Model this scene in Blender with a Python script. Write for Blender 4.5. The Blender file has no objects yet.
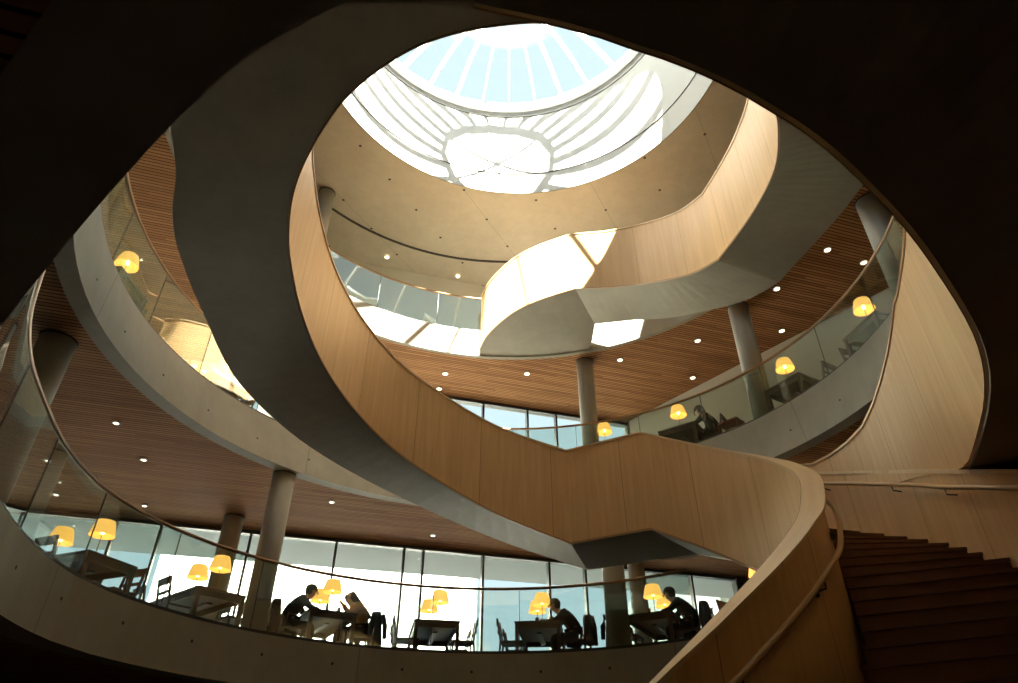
import bpy, math, random
from mathutils import Vector, Matrix
random.seed(7)
sc = bpy.context.scene
COL = sc.collection
Z0 = 1.6                      # eye height; the survey heights below are measured from the eye
PI = math.pi
def R(d): return math.radians(d)
# ------------------------------------------------------------------ camera
cam_d = bpy.data.cameras.new('camera'); cam = bpy.data.objects.new('camera', cam_d); COL.objects.link(cam)
cam_d.sensor_width = 36; cam_d.lens = 679.0/1018*36; cam_d.clip_end = 400
cam.location = (0, 0, Z0); cam.rotation_euler = (R(90+35.229), 0, 0)
sc.camera = cam
# ------------------------------------------------------------------ exposure
sc.view_settings.view_transform = 'Standard'; sc.view_settings.look = 'None'
sc.view_settings.gamma = 1; sc.view_settings.use_curve_mapping = False
sc.view_settings.exposure = 0.85
try:
    sc.cycles.max_bounces = 12; sc.cycles.diffuse_bounces = 6; sc.cycles.glossy_bounces = 4
    sc.cycles.transparent_max_bounces = 24; sc.cycles.sample_clamp_indirect = 6
    sc.cycles.caustics_reflective = False; sc.cycles.caustics_refractive = False
except Exception: pass
# ------------------------------------------------------------------ sky and sun
w = bpy.data.worlds.new('sky'); sc.world = w; w.use_nodes = True
bg = w.node_tree.nodes['Background']
bg.inputs[0].default_value = (0.67, 0.82, 0.90, 1); bg.inputs[1].default_value = 0.76
sd = bpy.data.lights.new('sun', 'SUN'); sd.energy = 56; sd.angle = R(0.6); sd.color = (1, .90, .75)
sun = bpy.data.objects.new('sun', sd); COL.objects.link(sun)
SUN_EL, SUN_AZ = 50, 6        # azimuth: degrees east of south
sv = Vector((math.sin(R(SUN_AZ))*math.cos(R(SUN_EL)), -math.cos(R(SUN_AZ))*math.cos(R(SUN_EL)), math.sin(R(SUN_EL))))
sun.rotation_euler = sv.to_track_quat('Z', 'Y').to_euler(); sun.location = (6, -40, 50)

# ================================================================== materials
def mat(name, col=(.5,.5,.5), rough=.6, metal=0, emit=None, es=0, spec=.5):
    m = bpy.data.materials.new(name); m.use_nodes = True
    b = m.node_tree.nodes['Principled BSDF']
    b.inputs['Base Color'].default_value = (*col, 1); b.inputs['Roughness'].default_value = rough
    b.inputs['Metallic'].default_value = metal; b.inputs['Specular IOR Level'].default_value = spec
    if emit: b.inputs['Emission Color'].default_value = (*emit, 1); b.inputs['Emission Strength'].default_value = es
    return m
class N:
    def __init__(s, m): s.t = m.node_tree; s.n = s.t.nodes; s.l = s.t.links; s.b = s.n['Principled BSDF']
    def new(s, t, **k):
        x = s.n.new(t)
        for a, v in k.items(): setattr(x, a, v)
        return x
    def val(s, sock, v):
        if hasattr(v, 'is_output') or hasattr(v, 'links'): s.l.new(v, sock)
        else: sock.default_value = v
    def math(s, op, a, b=0.0, c=0.0):
        x = s.new('ShaderNodeMath', operation=op)
        s.val(x.inputs[0], a); s.val(x.inputs[1], b)
        if len(x.inputs) > 2: s.val(x.inputs[2], c)
        return x.outputs[0]
    def mix(s, f, a, b, mode='MIX'):
        x = s.new('ShaderNodeMix', data_type='RGBA', blend_type=mode)
        s.val(x.inputs[0], f); s.val(x.inputs[6], a); s.val(x.inputs[7], b)
        return x.outputs[2]
    def noise(s, vec, scale, detail=4, rough=.55):
        x = s.new('ShaderNodeTexNoise'); s.l.new(vec, x.inputs['Vector'])
        x.inputs['Scale'].default_value = scale; x.inputs['Detail'].default_value = detail; x.inputs['Roughness'].default_value = rough
        return x.outputs['Fac']
    def maprange(s, v, a, b, c, d):
        x = s.new('ShaderNodeMapRange'); s.l.new(v, x.inputs[0])
        for i, q in enumerate((a, b, c, d)): x.inputs[i+1].default_value = q
        return x.outputs[0]
    def scaled(s, vec, sx, sy, sz):
        x = s.new('ShaderNodeMapping'); s.l.new(vec, x.inputs[0]); x.inputs['Scale'].default_value = (sx, sy, sz); return x.outputs[0]
    def bump(s, h, st=.3, d=.01):
        x = s.new('ShaderNodeBump'); x.inputs['Strength'].default_value = st; x.inputs['Distance'].default_value = d
        s.l.new(h, x.inputs['Height']); s.l.new(x.outputs[0], s.b.inputs['Normal'])
def concrete(name, c1, c2, holes=False, joints=0, grid=0):
    m = mat(name, c1, .65, spec=.3); q = N(m)
    tc = q.new('ShaderNodeTexCoord'); ob = tc.outputs['Object']
    n1 = q.noise(ob, .55, 6, .6); n2 = q.noise(q.scaled(ob, 1, 1, .35), 3.5, 6, .65); n3 = q.noise(ob, 40, 2)
    f = q.math('ADD', q.math('MULTIPLY', n1, .6), q.math('MULTIPLY', n2, .4))
    f = q.maprange(f, .35, .65, 0, 1)
    col = q.mix(f, (*c1, 1), (*c2, 1))
    if grid:                 # tie holes and board joints of a flat soffit
        mp = q.new('ShaderNodeMapping'); q.l.new(ob, mp.inputs[0]); mp.inputs['Rotation'].default_value = (0, 0, R(28))
        sx = q.new('ShaderNodeSeparateXYZ'); q.l.new(mp.outputs[0], sx.inputs[0])
        a = q.math('MULTIPLY', q.math('SUBTRACT', q.math('FRACT', q.math('DIVIDE', sx.outputs[0], grid)), .5), grid)
        b = q.math('MULTIPLY', q.math('SUBTRACT', q.math('FRACT', q.math('DIVIDE', sx.outputs[1], grid*.8)), .5), grid*.8)
        d = q.math('SQRT', q.math('ADD', q.math('MULTIPLY', a, a), q.math('MULTIPLY', b, b)))
        col = q.mix(q.math('LESS_THAN', d, .035), col, (.06, .05, .04, 1))
        a2 = q.math('ABSOLUTE', q.math('MULTIPLY', q.math('SUBTRACT', q.math('FRACT', q.math('DIVIDE', sx.outputs[0], grid*2)), .75), grid*2))
        col = q.mix(q.math('MULTIPLY', q.math('LESS_THAN', a2, .008), .35), col, (.15, .12, .09, 1))
    if holes or joints:
        sx = q.new('ShaderNodeSeparateXYZ'); q.l.new(tc.outputs['UV'], sx.inputs[0])
        u, v = sx.outputs[0], sx.outputs[1]
    if holes:                # formwork tie holes, one row, 1.15 m apart
        du = q.math('SUBTRACT', q.math('MULTIPLY', q.math('FRACT', q.math('DIVIDE', u, 1.15)), 1.15), .57)
        dv = q.math('SUBTRACT', v, holes)
        d = q.math('SQRT', q.math('ADD', q.math('MULTIPLY', du, du), q.math('MULTIPLY', dv, dv)))
        h = q.math('LESS_THAN', d, .022); col = q.mix(h, col, (.05, .045, .04, 1))
    if joints:
        j = q.math('LESS_THAN', q.math('ABSOLUTE', q.math('SUBTRACT', q.math('FRACT', q.math('DIVIDE', u, joints)), .5)), .0018)
        col = q.mix(q.math('MULTIPLY', j, .45), col, (.12, .11, .10, 1))
    q.l.new(col, q.b.inputs['Base Color']); q.bump(n3, .15, .004)
    return m
def wood_panel(name, c1, c2, pw=1.22, rough=.45, seams=True, gs=1.0):
    m = mat(name, c1, rough, spec=.35); q = N(m)
    tc = q.new('ShaderNodeTexCoord'); uv = tc.outputs['UV']
    sx = q.new('ShaderNodeSeparateXYZ'); q.l.new(uv, sx.inputs[0]); u, v = sx.outputs[0], sx.outputs[1]
    fl = q.math('FLOOR', q.math('DIVIDE', u, pw/4))
    wn = q.new('ShaderNodeTexWhiteNoise', noise_dimensions='1D'); q.l.new(fl, wn.inputs['W'])
    fp = q.math('FLOOR', q.math('DIVIDE', u, pw))
    wp = q.new('ShaderNodeTexWhiteNoise', noise_dimensions='1D'); q.l.new(fp, wp.inputs['W'])
    cx = q.new('ShaderNodeCombineXYZ'); q.l.new(q.math('MULTIPLY', u, 9*gs), cx.inputs[0]); q.l.new(q.math('MULTIPLY', v, .5*gs), cx.inputs[1])
    q.l.new(q.math('MULTIPLY', fl, 3.7), cx.inputs[2])
    g = q.noise(cx.outputs[0], 1.6, 5, .6)
    cx2 = q.new('ShaderNodeCombineXYZ'); q.l.new(q.math('MULTIPLY', u, 70*gs), cx2.inputs[0]); q.l.new(q.math('MULTIPLY', v, 1.5*gs), cx2.inputs[1])
    g2 = q.noise(cx2.outputs[0], 1.6, 3, .6)
    f = q.math('ADD', q.math('MULTIPLY', q.maprange(g, .3, .7, 0, 1), .5), q.math('MULTIPLY', g2, .2))
    f = q.math('ADD', f, q.math('MULTIPLY', wn.outputs['Value'], .15)); f = q.math('ADD', f, q.math('MULTIPLY', wp.outputs['Value'], .2))
    col = q.mix(f, (*c1, 1), (*c2, 1))
    if seams:
        s_ = q.math('LESS_THAN', q.math('FRACT', q.math('DIVIDE', u, pw)), .006/pw)
        col = q.mix(s_, col, (c2[0]*.35, c2[1]*.3, c2[2]*.25, 1))
    q.l.new(col, q.b.inputs['Base Color'])
    return m
def slats(name, c1, c2, step=.075, ang=17):
    m = mat(name, c1, .7, spec=.03); q = N(m)
    tc = q.new('ShaderNodeTexCoord')
    mp = q.new('ShaderNodeMapping'); q.l.new(tc.outputs['Object'], mp.inputs[0]); mp.inputs['Rotation'].default_value = (0, 0, -R(ang))
    sx = q.new('ShaderNodeSeparateXYZ'); q.l.new(mp.outputs[0], sx.inputs[0]); u, v = sx.outputs[0], sx.outputs[1]
    d = q.math('DIVIDE', v, step); fl = q.math('FLOOR', d); fr = q.math('FRACT', d)
    wn = q.new('ShaderNodeTexWhiteNoise', noise_dimensions='2D')
    seg = q.math('FLOOR', q.math('ADD', q.math('DIVIDE', u, 2.4), q.math('MULTIPLY', fl, .37)))
    cc = q.new('ShaderNodeCombineXYZ'); q.l.new(fl, cc.inputs[0]); q.l.new(seg, cc.inputs[1]); q.l.new(cc.outputs[0], wn.inputs['Vector'])
    cg = q.new('ShaderNodeCombineXYZ'); q.l.new(q.math('MULTIPLY', u, .9), cg.inputs[0]); q.l.new(q.math('MULTIPLY', v, 22), cg.inputs[1]); q.l.new(fl, cg.inputs[2])
    g = q.noise(cg.outputs[0], 1.5, 4)
    f = q.math('ADD', q.math('MULTIPLY', wn.outputs['Value'], .6), q.math('MULTIPLY', g, .4))
    col = q.mix(f, (*c1, 1), (*c2, 1))
    gap = q.math('LESS_THAN', fr, .22); col = q.mix(gap, col, (c2[0]*.12, c2[1]*.12, c2[2]*.12, 1))
    q.l.new(col, q.b.inputs['Base Color'])
    q.bump(q.math('SUBTRACT', 1.0, gap), .6, .02)
    return m
def glassmat(name, ior=1.8, tint=(.86,.93,.90), ):
    m = bpy.data.materials.new(name); m.use_nodes = True; t = m.node_tree; t.nodes.clear()
    o = t.nodes.new('ShaderNodeOutputMaterial'); tr = t.nodes.new('ShaderNodeBsdfTransparent'); gl = t.nodes.new('ShaderNodeBsdfGlossy')
    mx = t.nodes.new('ShaderNodeMixShader'); lw = t.nodes.new('ShaderNodeLayerWeight'); lw.inputs[0].default_value = .5
    pw_ = t.nodes.new('ShaderNodeMath'); pw_.operation = 'POWER'; pw_.inputs[1].default_value = 5; t.links.new(lw.outputs['Facing'], pw_.inputs[0])
    fr = t.nodes.new('ShaderNodeMath'); fr.operation = 'MULTIPLY_ADD'; r0 = ((ior-1)/(ior+1))**2; fr.inputs[1].default_value = 1-r0; fr.inputs[2].default_value = r0; t.links.new(pw_.outputs[0], fr.inputs[0])
    tr.inputs[0].default_value = (*tint, 1); gl.inputs['Roughness'].default_value = 0.0; gl.inputs[0].default_value = (.95, 1, 1, 1)
    t.links.new(fr.outputs[0], mx.inputs[0]); t.links.new(tr.outputs[0], mx.inputs[1]); t.links.new(gl.outputs[0], mx.inputs[2]); t.links.new(mx.outputs[0], o.inputs[0])
    return m
M = dict(
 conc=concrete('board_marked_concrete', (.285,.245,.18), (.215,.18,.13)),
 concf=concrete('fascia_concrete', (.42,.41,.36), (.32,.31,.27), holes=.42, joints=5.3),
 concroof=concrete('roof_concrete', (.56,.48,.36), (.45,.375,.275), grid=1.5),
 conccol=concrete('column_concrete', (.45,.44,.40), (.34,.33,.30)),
 oak=wood_panel('oak_veneer', (.84,.57,.30), (.62,.37,.16)),
 oakcap=wood_panel('oak_cap', (.86,.64,.38), (.66,.46,.25), pw=2.4),
 tread=wood_panel('dark_stained_oak', (.20,.095,.045), (.12,.05,.025), pw=.9, seams=False),
 slat=slats('cedar_slats', (.47,.225,.095), (.22,.095,.037)),
 rail=mat('bronze_rail', (.42,.25,.13), .35, .3),
 handr=mat('oak_handrail', (.55,.36,.17), .35),
 dark=mat('dark_metal', (.05,.055,.055), .4, .3),
 joint=mat('shadow_gap', (.06,.05,.04), .9),
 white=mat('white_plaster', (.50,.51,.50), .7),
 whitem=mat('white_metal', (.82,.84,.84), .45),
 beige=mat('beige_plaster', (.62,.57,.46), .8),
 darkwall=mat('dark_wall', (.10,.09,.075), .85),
 floorm=mat('polished_screed', (.16,.15,.13), .35),
 carpet=mat('grey_carpet', (.16,.15,.14), .95),
 glass=glassmat('balustrade_glass', 2.05, (.84,.90,.87)),
 win=glassmat('window_glass', 1.5, (.90,.95,.94)),
 dome=glassmat('skylight_glass', 1.45, (.86,.90,.91)),
 furn=mat('walnut_furniture', (.13,.075,.04), .45),
 furn2=mat('oak_furniture', (.26,.16,.085), .45),
 chairm=mat('dark_stained_chair', (.09,.055,.035), .5),
 shade=mat('lamp_shade_fabric', (.9,.55,.2), .8, emit=(1,.52,.10), es=.85),
 bulb=mat('warm_bulb', (1,.9,.6), .5, emit=(1,.72,.30), es=5),
 dl=mat('downlight_lens', (1,.95,.85), .5, emit=(1,.86,.62), es=4),
 brass=mat('lamp_metal', (.30,.24,.15), .4, .6),
 skin=mat('skin', (.55,.34,.24), .55),
 hairb=mat('black_hair', (.02,.017,.015), .6), hairn=mat('brown_hair', (.10,.06,.035), .6),
 cnavy=mat('dark_navy_wool', (.02,.027,.035), .9), cblack=mat('black_cloth', (.015,.015,.018), .9),
 cteal=mat('dark_green_cloth', (.025,.045,.042), .9), cochre=mat('ochre_knit', (.45,.22,.08), .9), cgrey=mat('charcoal_cloth', (.05,.05,.055), .9),
 paper=mat('paper', (.75,.73,.68), .8), red=mat('red_frame', (.30,.05,.03), .5), screen=mat('laptop_grey', (.10,.11,.12), .4, .3),
 brick=mat('brown_timber_fence', (.30,.20,.12), .8),
 cool=mat('pale_render', (.55,.60,.60), .9), snow=mat('white_render', (.93,.93,.91), .9), ground=mat('paving', (.26,.26,.25), .9),
)
# soft translucent lamp shade
# ================================================================== mesh helpers
def tag(o, label=None, cat=None, group=None, kind=None):
    if label: o['label'] = label
    if cat: o['category'] = cat
    if group: o['group'] = group
    if kind: o['kind'] = kind
    return o
def mk(name, vs, fs, m, parent=None, uvs=None, smooth=False, local=False):
    """absolute survey coordinates unless local=True"""
    if not local:
        off = Vector((0, 0, Z0)) - (parent['_base'] if parent is not None else Vector())
        vs = [(v[0]+off[0], v[1]+off[1], v[2]+off[2]) for v in vs]
    me = bpy.data.meshes.new(name); me.from_pydata([tuple(v) for v in vs], [], fs)
    if uvs:
        ul = me.uv_layers.new(name='UVMap')
        for p in me.polygons:
            for li in p.loop_indices: ul.data[li].uv = uvs[me.loops[li].vertex_index]
    for p in me.polygons: p.use_smooth = smooth
    me.materials.append(m); me.update()
    o = bpy.data.objects.new(name, me); COL.objects.link(o)
    if parent is not None: o.parent = parent['o']
    return o
def root(name, x, y, z, rz=0, **k):
    o = bpy.data.objects.new(name, None); COL.objects.link(o); o.empty_display_size = .2
    o.location = (x, y, z+Z0); o.rotation_euler = (0, 0, rz); tag(o, **k)
    return {'o': o, '_base': Vector((x, y, z+Z0))}
class Geo:
    """collects boxes, tubes, lathes into one mesh"""
    def __init__(s): s.v = []; s.f = []
    def add(s, vs, fs):
        n = len(s.v); s.v += [tuple(v) for v in vs]; s.f += [tuple(i+n for i in f) for f in fs]; return s
    def box(s, x0, x1, y0, y1, z0, z1, tp=0):
        vs = [(x0,y0,z0),(x1,y0,z0),(x1,y1,z0),(x0,y1,z0),(x0+tp,y0+tp,z1),(x1-tp,y0+tp,z1),(x1-tp,y1-tp,z1),(x0+tp,y1-tp,z1)]
        return s.add(vs, [(3,2,1,0),(4,5,6,7),(0,1,5,4),(1,2,6,5),(2,3,7,6),(3,0,4,7)])
    def bar(s, p, q, wx, wy):   # box beam p->q
        p, q = Vector(p), Vector(q); d = (q-p).normalized()
        a = d.cross(Vector((0,0,1))) if abs(d.z) < .95 else Vector((1,0,0)); a.normalize(); b = d.cross(a)
        vs = [p+a*i*wx/2+b*j*wy/2 for i, j in ((-1,-1),(1,-1),(1,1),(-1,1))] + [q+a*i*wx/2+b*j*wy/2 for i, j in ((-1,-1),(1,-1),(1,1),(-1,1))]
        return s.add(vs, [(3,2,1,0),(4,5,6,7),(0,1,5,4),(1,2,6,5),(2,3,7,6),(3,0,4,7)])
    def tube(s, pts, r, n=8, closed=False):
        pts = [Vector(p) for p in pts]; vs = []; fs = []; m = len(pts)
        for i, p in enumerate(pts):
            if closed: d = pts[(i+1)%m]-pts[i-1]
            else: d = pts[min(i+1, m-1)]-pts[max(i-1, 0)]
            d.normalize(); a = d.cross(Vector((0,0,1))) if abs(d.z) < .98 else Vector((1,0,0)); a.normalize(); b = a.cross(d)
            rr = r[i] if isinstance(r, (list, tuple)) else r
            for k in range(n): t = 2*PI*k/n; vs.append(p+a*rr*math.cos(t)+b*rr*math.sin(t))
        for i in range(m if closed else m-1):
            j = (i+1) % m
            for k in range(n): fs.append((i*n+k, i*n+(k+1)%n, j*n+(k+1)%n, j*n+k))
        if not closed: fs += [tuple(range(n))[::-1], tuple(range((m-1)*n, m*n))]
        return s.add(vs, fs)
    def lathe(s, prof, cx=0, cy=0, n=24, cap=True):
        vs = []; fs = []
        for r, z in prof:
            for k in range(n): vs.append((cx+r*math.cos(2*PI*k/n), cy+r*math.sin(2*PI*k/n), z))
        for i in range(len(prof)-1):
            for k in range(n): fs.append((i*n+k, i*n+(k+1)%n, (i+1)*n+(k+1)%n, (i+1)*n+k))
        if cap: fs += [tuple(range(n))[::-1], tuple(range((len(prof)-1)*n, len(prof)*n))]
        return s.add(vs, fs)
    def mk(s, name, m, parent=None, local=True, smooth=False): return mk(name, s.v, s.f, m, parent, None, smooth, local)
def circ(c, r, a0, a1, n, z=0): return [(c[0]+r*math.cos(R(a0+(a1-a0)*i/(n-1))), c[1]+r*math.sin(R(a0+(a1-a0)*i/(n-1))), z) for i in range(n)]
def arclen(p):
    s = [0]
    for a, b in zip(p, p[1:]): s.append(s[-1]+math.hypot(b[0]-a[0], b[1]-a[1]))
    return s
def offset(path, d):          # to the right of travel
    out = []; m = len(path)
    for i, p in enumerate(path):
        a = path[max(i-1, 0)]; b = path[min(i+1, m-1)]
        tx, ty = b[0]-a[0], b[1]-a[1]; l = math.hypot(tx, ty) or 1
        out.append((p[0]+ty/l*d, p[1]-tx/l*d, p[2]))
    return out
def wall_strip(name, path, o0, o1, top, m, parent=None, bot=None, smooth=True):
    """vertical wall following a path, between two offsets; top/bot are lists of heights (bot defaults to path z)"""
    A = offset(path, o0); B = offset(path, o1); s = arclen(path); n = len(path)
    bot = bot or [p[2] for p in path]; vs = []; uv = []
    for i in range(n):      # separate verts per face strip for clean shading
        vs += [(A[i][0],A[i][1],bot[i]), (A[i][0],A[i][1],top[i])]; uv += [(s[i], bot[i]-bot[i]), (s[i], top[i]-bot[i])]
    for i in range(n):
        vs += [(B[i][0],B[i][1],bot[i]), (B[i][0],B[i][1],top[i])]; uv += [(s[i]+31, 0), (s[i]+31, top[i]-bot[i])]
    for i in range(n):
        vs += [(A[i][0],A[i][1],top[i]), (B[i][0],B[i][1],top[i])]; uv += [(0, s[i]), (abs(o1-o0), s[i])]
    for i in range(n):
        vs += [(A[i][0],A[i][1],bot[i]), (B[i][0],B[i][1],bot[i])]; uv += [(0, s[i]), (abs(o1-o0), s[i])]
    fs = []
    for k in range(4):
        b0 = k*2*n
        for i in range(n-1):
            q = (b0+2*i, b0+2*i+1, b0+2*i+3, b0+2*i+2)
            fs.append(q if k in (1, 2) else q[::-1])
    e0 = len(vs)
    for i in (0, n-1):
        vs += [(A[i][0],A[i][1],bot[i]), (A[i][0],A[i][1],top[i]), (B[i][0],B[i][1],top[i]), (B[i][0],B[i][1],bot[i])]
        uv += [(0,0),(0,top[i]-bot[i]),(abs(o1-o0),top[i]-bot[i]),(abs(o1-o0),0)]
    fs += [(e0, e0+1, e0+2, e0+3), (e0+7, e0+6, e0+5, e0+4)]
    o = mk(name, vs, fs, m, parent, uv, smooth)
    return o
def ribbon(name, A, B, th, m, parent=None):
    """slab between two edge polylines, th = thickness upwards"""
    n = len(A); s = arclen(A); vs = []; uv = []
    for i in range(n):
        vs += [A[i], B[i]]; uv += [(s[i], 0), (s[i], 1.4)]
    for i in range(n):
        vs += [(A[i][0],A[i][1],A[i][2]+th), (B[i][0],B[i][1],B[i][2]+th)]; uv += [(s[i], 0), (s[i], 1.4)]
    fs = []
    for i in range(n-1):
        fs.append((2*i, 2*i+1, 2*i+3, 2*i+2)); fs.append((2*n+2*i, 2*n+2*i+2, 2*n+2*i+3, 2*n+2*i+1))
        fs.append((2*i, 2*i+2, 2*n+2*i+2, 2*n+2*i)); fs.append((2*i+1, 2*n+2*i+1, 2*n+2*i+3, 2*i+3))
    fs += [(0, 2*n, 2*n+1, 1), (2*n-2, 2*n-1, 4*n-1, 4*n-2)]
    return mk(name, vs, fs, m, parent, uv, False)
def spline(kn, per=5, kinks=None):
    """Catmull-Rom through knots in x, y (and any further smooth columns); z linear"""
    out = []; n = len(kn)
    for i in range(n-1):
        p0, p1, p2, p3 = kn[max(i-1, 0)], kn[i], kn[i+1], kn[min(i+2, n-1)]
        for k in range(per):
            t = k/per; q = []
            for c in range(len(p1)):
                if c == 2 and kinks is None: q.append(p1[2]+(p2[2]-p1[2])*t); continue
                if c == 2:
                    if i in kinks: p0 = p1
                    if i+1 in kinks: p3 = p2
                if 1: q.append(.5*((2*p1[c])+(-p0[c]+p2[c])*t+(2*p0[c]-5*p1[c]+4*p2[c]-p3[c])*t*t+(-p0[c]+3*p1[c]-3*p2[c]+p3[c])*t**3))
            out.append(tuple(q))
    out.append(tuple(kn[-1])); return out
def at_len(path, s, d):
    """point at arclength d"""
    d = max(0, min(s[-1]-1e-6, d)); i = 0
    while s[i+1] < d: i += 1
    t = (d-s[i])/(s[i+1]-s[i]); return [path[i][c]+(path[i+1][c]-path[i][c])*t for c in range(len(path[i]))]

# ================================================================== levels (survey heights, eye = 0)
GR, L1, L2, L3, RF = -1.6, 2.3, 6.2, 10.1, 13.4
# ------------------------------------------------------------------ atrium floors
def ring_slab(tname, hole_top, hole_bot, zt, zb, far, lip, soffit_m, floor_m, fasc_m, zs=None, label=''):
    """slab around an opening.  hole_top / hole_bot: closed loops (same count), far: loop of the same count"""
    n = len(hole_top)
    def loop_strip(nm, A, B, m, flip=False, uvf=None):
        vs = []; uv = []; s = 0
        for i in range(n+1):
            a = A[i % n]; b = B[i % n]
            if i: pa = A[(i-1) % n]; s += math.hypot(a[0]-pa[0], a[1]-pa[1])
            vs += [a, b]; hh = math.dist(a, b); uv += [(s, hh), (s, 0)]
        fs = []
        for i in range(n):
            q = (2*i, 2*i+1, 2*i+3, 2*i+2); fs.append(q[::-1] if flip else q)
        return mk(nm, vs, fs, m, None, uv, nm == 'trim_fascia' )
    f = loop_strip(tname[0], hole_top, hole_bot, fasc_m); tag(f, kind='structure')
    # lip and soffit
    lipo = [ (hb[0]+(fb[0]-hb[0])*lip/max(.01, math.hypot(fb[0]-hb[0], fb[1]-hb[1])), hb[1]+(fb[1]-hb[1])*lip/max(.01, math.hypot(fb[0]-hb[0], fb[1]-hb[1])), hb[2]) for hb, fb in zip(hole_bot, far)]
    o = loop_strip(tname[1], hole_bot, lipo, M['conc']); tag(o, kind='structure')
    so = [(p[0], p[1], p[2]+.03) for p in lipo]; sf = [(p[0], p[1], (zs if zs is not None else zb)+.03) for p in far]
    loop_strip(tname[1]+'_x', lipo, so, M['joint']).name = tname[1]+'_edge'
    bpy.data.objects[tname[1]+'_edge']['kind'] = 'structure'
    o = loop_strip(tname[2], so, sf, soffit_m); tag(o, kind='structure')
    o = loop_strip(tname[3], [(p[0], p[1], zt) for p in far], hole_top, floor_m); tag(o, kind='structure')
NS = 120
def radial(c, r, z, n=NS): return [(c[0]+r*math.cos(2*PI*i/n), c[1]+r*math.sin(2*PI*i/n), z) for i in range(n)]
# building outline: far boundary as seen from centre (0,7)
FN = lambda x: 16.3+.3*x       # facade line
def outline(c, a):
    """distance from c in direction a to the building outline (west -13, south -7, east 11.5, facade)"""
    dx, dy = math.cos(a), math.sin(a); t = 1e9
    for nx, ny, d in ((-1,0,13.2),(0,-1,7.0),(1,0,11.6)):
        k = nx*dx+ny*dy
        if k > 1e-6: t = min(t, (d-(nx*c[0]+ny*c[1]))/k)
    k = dy-.3*dx
    if k > 1e-6: t = min(t, (16.3-(c[1]-.3*c[0]))/k)
    return t
def far_loop(c, z, n=NS):
    out = []
    for i in range(n):
        a = 2*PI*i/n; t = outline(c, a); out.append((c[0]+t*math.cos(a), c[1]+t*math.sin(a), z))
    return out
# level 2
C2 = (.1, 8.1); ring_slab(('trim_2', 'trim_3', 'ceiling_2', 'floor_2'), radial(C2, 5.6, L2), radial((.15,7.78), 5.45, 5.2), L2, 5.2, far_loop(C2, 5.2), .24, M['slat'], M['carpet'], M['concf'])
# level 3
ring_slab(('trim_4', 'trim_5', 'ceiling_3', 'floor_3'), radial(C2, 5.8, L3), radial(C2, 5.78, 9.32), L3, 9.32, far_loop(C2, 9.32), .10, M['slat'], M['white'], M['concf'])
# roof slab
CR = (.255, 7.87); RR = 4.39
ring_slab(('trim_6', 'trim_7', 'ceiling_4', 'floor_4'), radial(CR, RR+.02, RF+.5), radial(CR, RR, RF), RF+.5, RF, far_loop(CR, RF), .02, M['concroof'], M['white'], M['white'])

# level 1: egg-shaped opening, a circle to the north that runs to a tip over the viewer
C1 = (-.2, 7.57); R1 = 4.82
rp_kn = [(-.08,.86,1.6,3.1),(.33,.97,1.6,3.1),(.79,1.23,1.7,3.15),(1.28,1.64,1.85,3.2),(1.94,2.30,2.05,3.35),(2.82,3.31,2.28,3.72),(3.55,4.40,2.48,4.2),(4.38,5.96,2.74,4.74)]
rps = spline(rp_kn, 5)
east = [(p[0], p[1], p[2]) for p in rps]
west = [(-.40,.86,1.6),(-.67,1.0,1.6),(-.95,1.21,1.6),(-1.30,1.51,1.6),(-1.61,1.79,1.6),(-2.03,2.18,1.6),(-2.52,2.70,1.6),(-3.0,3.24,1.6),(-3.43,3.86,1.6),(-3.90,4.5,1.6),(-4.28,5.2,1.6),(-4.59,6.0,1.6),(-4.80,6.65,1.6),(-4.93,7.3,1.6),(-4.98,7.9,1.6)]
west = spline(west, 3)
northE = [(.2+4.56*math.cos(R(a)), 7.6+4.56*math.sin(R(a)), z) for a, z in ((-12,2.8),(-4,2.9),(4,3.0),(12,3.0),(18,3.0))]
north = [(C1[0]+R1*math.cos(R(a)), C1[1]+R1*math.sin(R(a)), 1.6) for a in range(28, 170, 4)]
hole1 = east + northE + north + west[::-1]
hb = hole1; ht = [(p[0], p[1], max(L1, p[2]+.7)) for p in hole1]
cE = (0, 6)
far1 = []
for p in hole1:
    a = math.atan2(p[1]-cE[1], p[0]-cE[0]); t = outline(cE, a); far1.append((cE[0]+t*math.cos(a), cE[1]+t*math.sin(a), p[2]))
NSsave = NS
def slab1():
    n = len(hole1)
    def strip(nm, A, B, m, kind='structure'):
        vs = []; uv = []; s = 0
        for i in range(n+1):
            a = A[i % n]; b = B[i % n]
            if i: pa = A[(i-1) % n]; s += math.hypot(a[0]-pa[0], a[1]-pa[1])
            vs += [a, b]; uv += [(s, math.dist(a, b)), (s, 0)]
        return tag(mk(nm, vs, [(2*i, 2*i+1, 2*i+3, 2*i+2) for i in range(n)], m, None, uv), kind=kind)
    strip('trim_1', ht, hb, M['concf'])
    # concrete ring: narrow to the north, wide around the tip over the stair foot
    mid = []
    for p, f in zip(hb, far1):
        wd = .3
        l = math.hypot(f[0]-p[0], f[1]-p[1])
        if p in west: wd = .41
        if p in east or p in northE: wd = 40; wd = min(wd, l*.98)
        mid.append((p[0]+(f[0]-p[0])*wd/l, p[1]+(f[1]-p[1])*wd/l, p[2]))
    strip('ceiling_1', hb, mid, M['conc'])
    strip('ceiling_5', [(p[0],p[1],p[2]+.03) for p in mid], [(p[0],p[1],p[2]+.03) for p in far1], M['slat'])
    strip('floor_1', [(p[0],p[1],t[2]) for p, t in zip(far1, ht)], ht, M['carpet'])
slab1()
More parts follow.
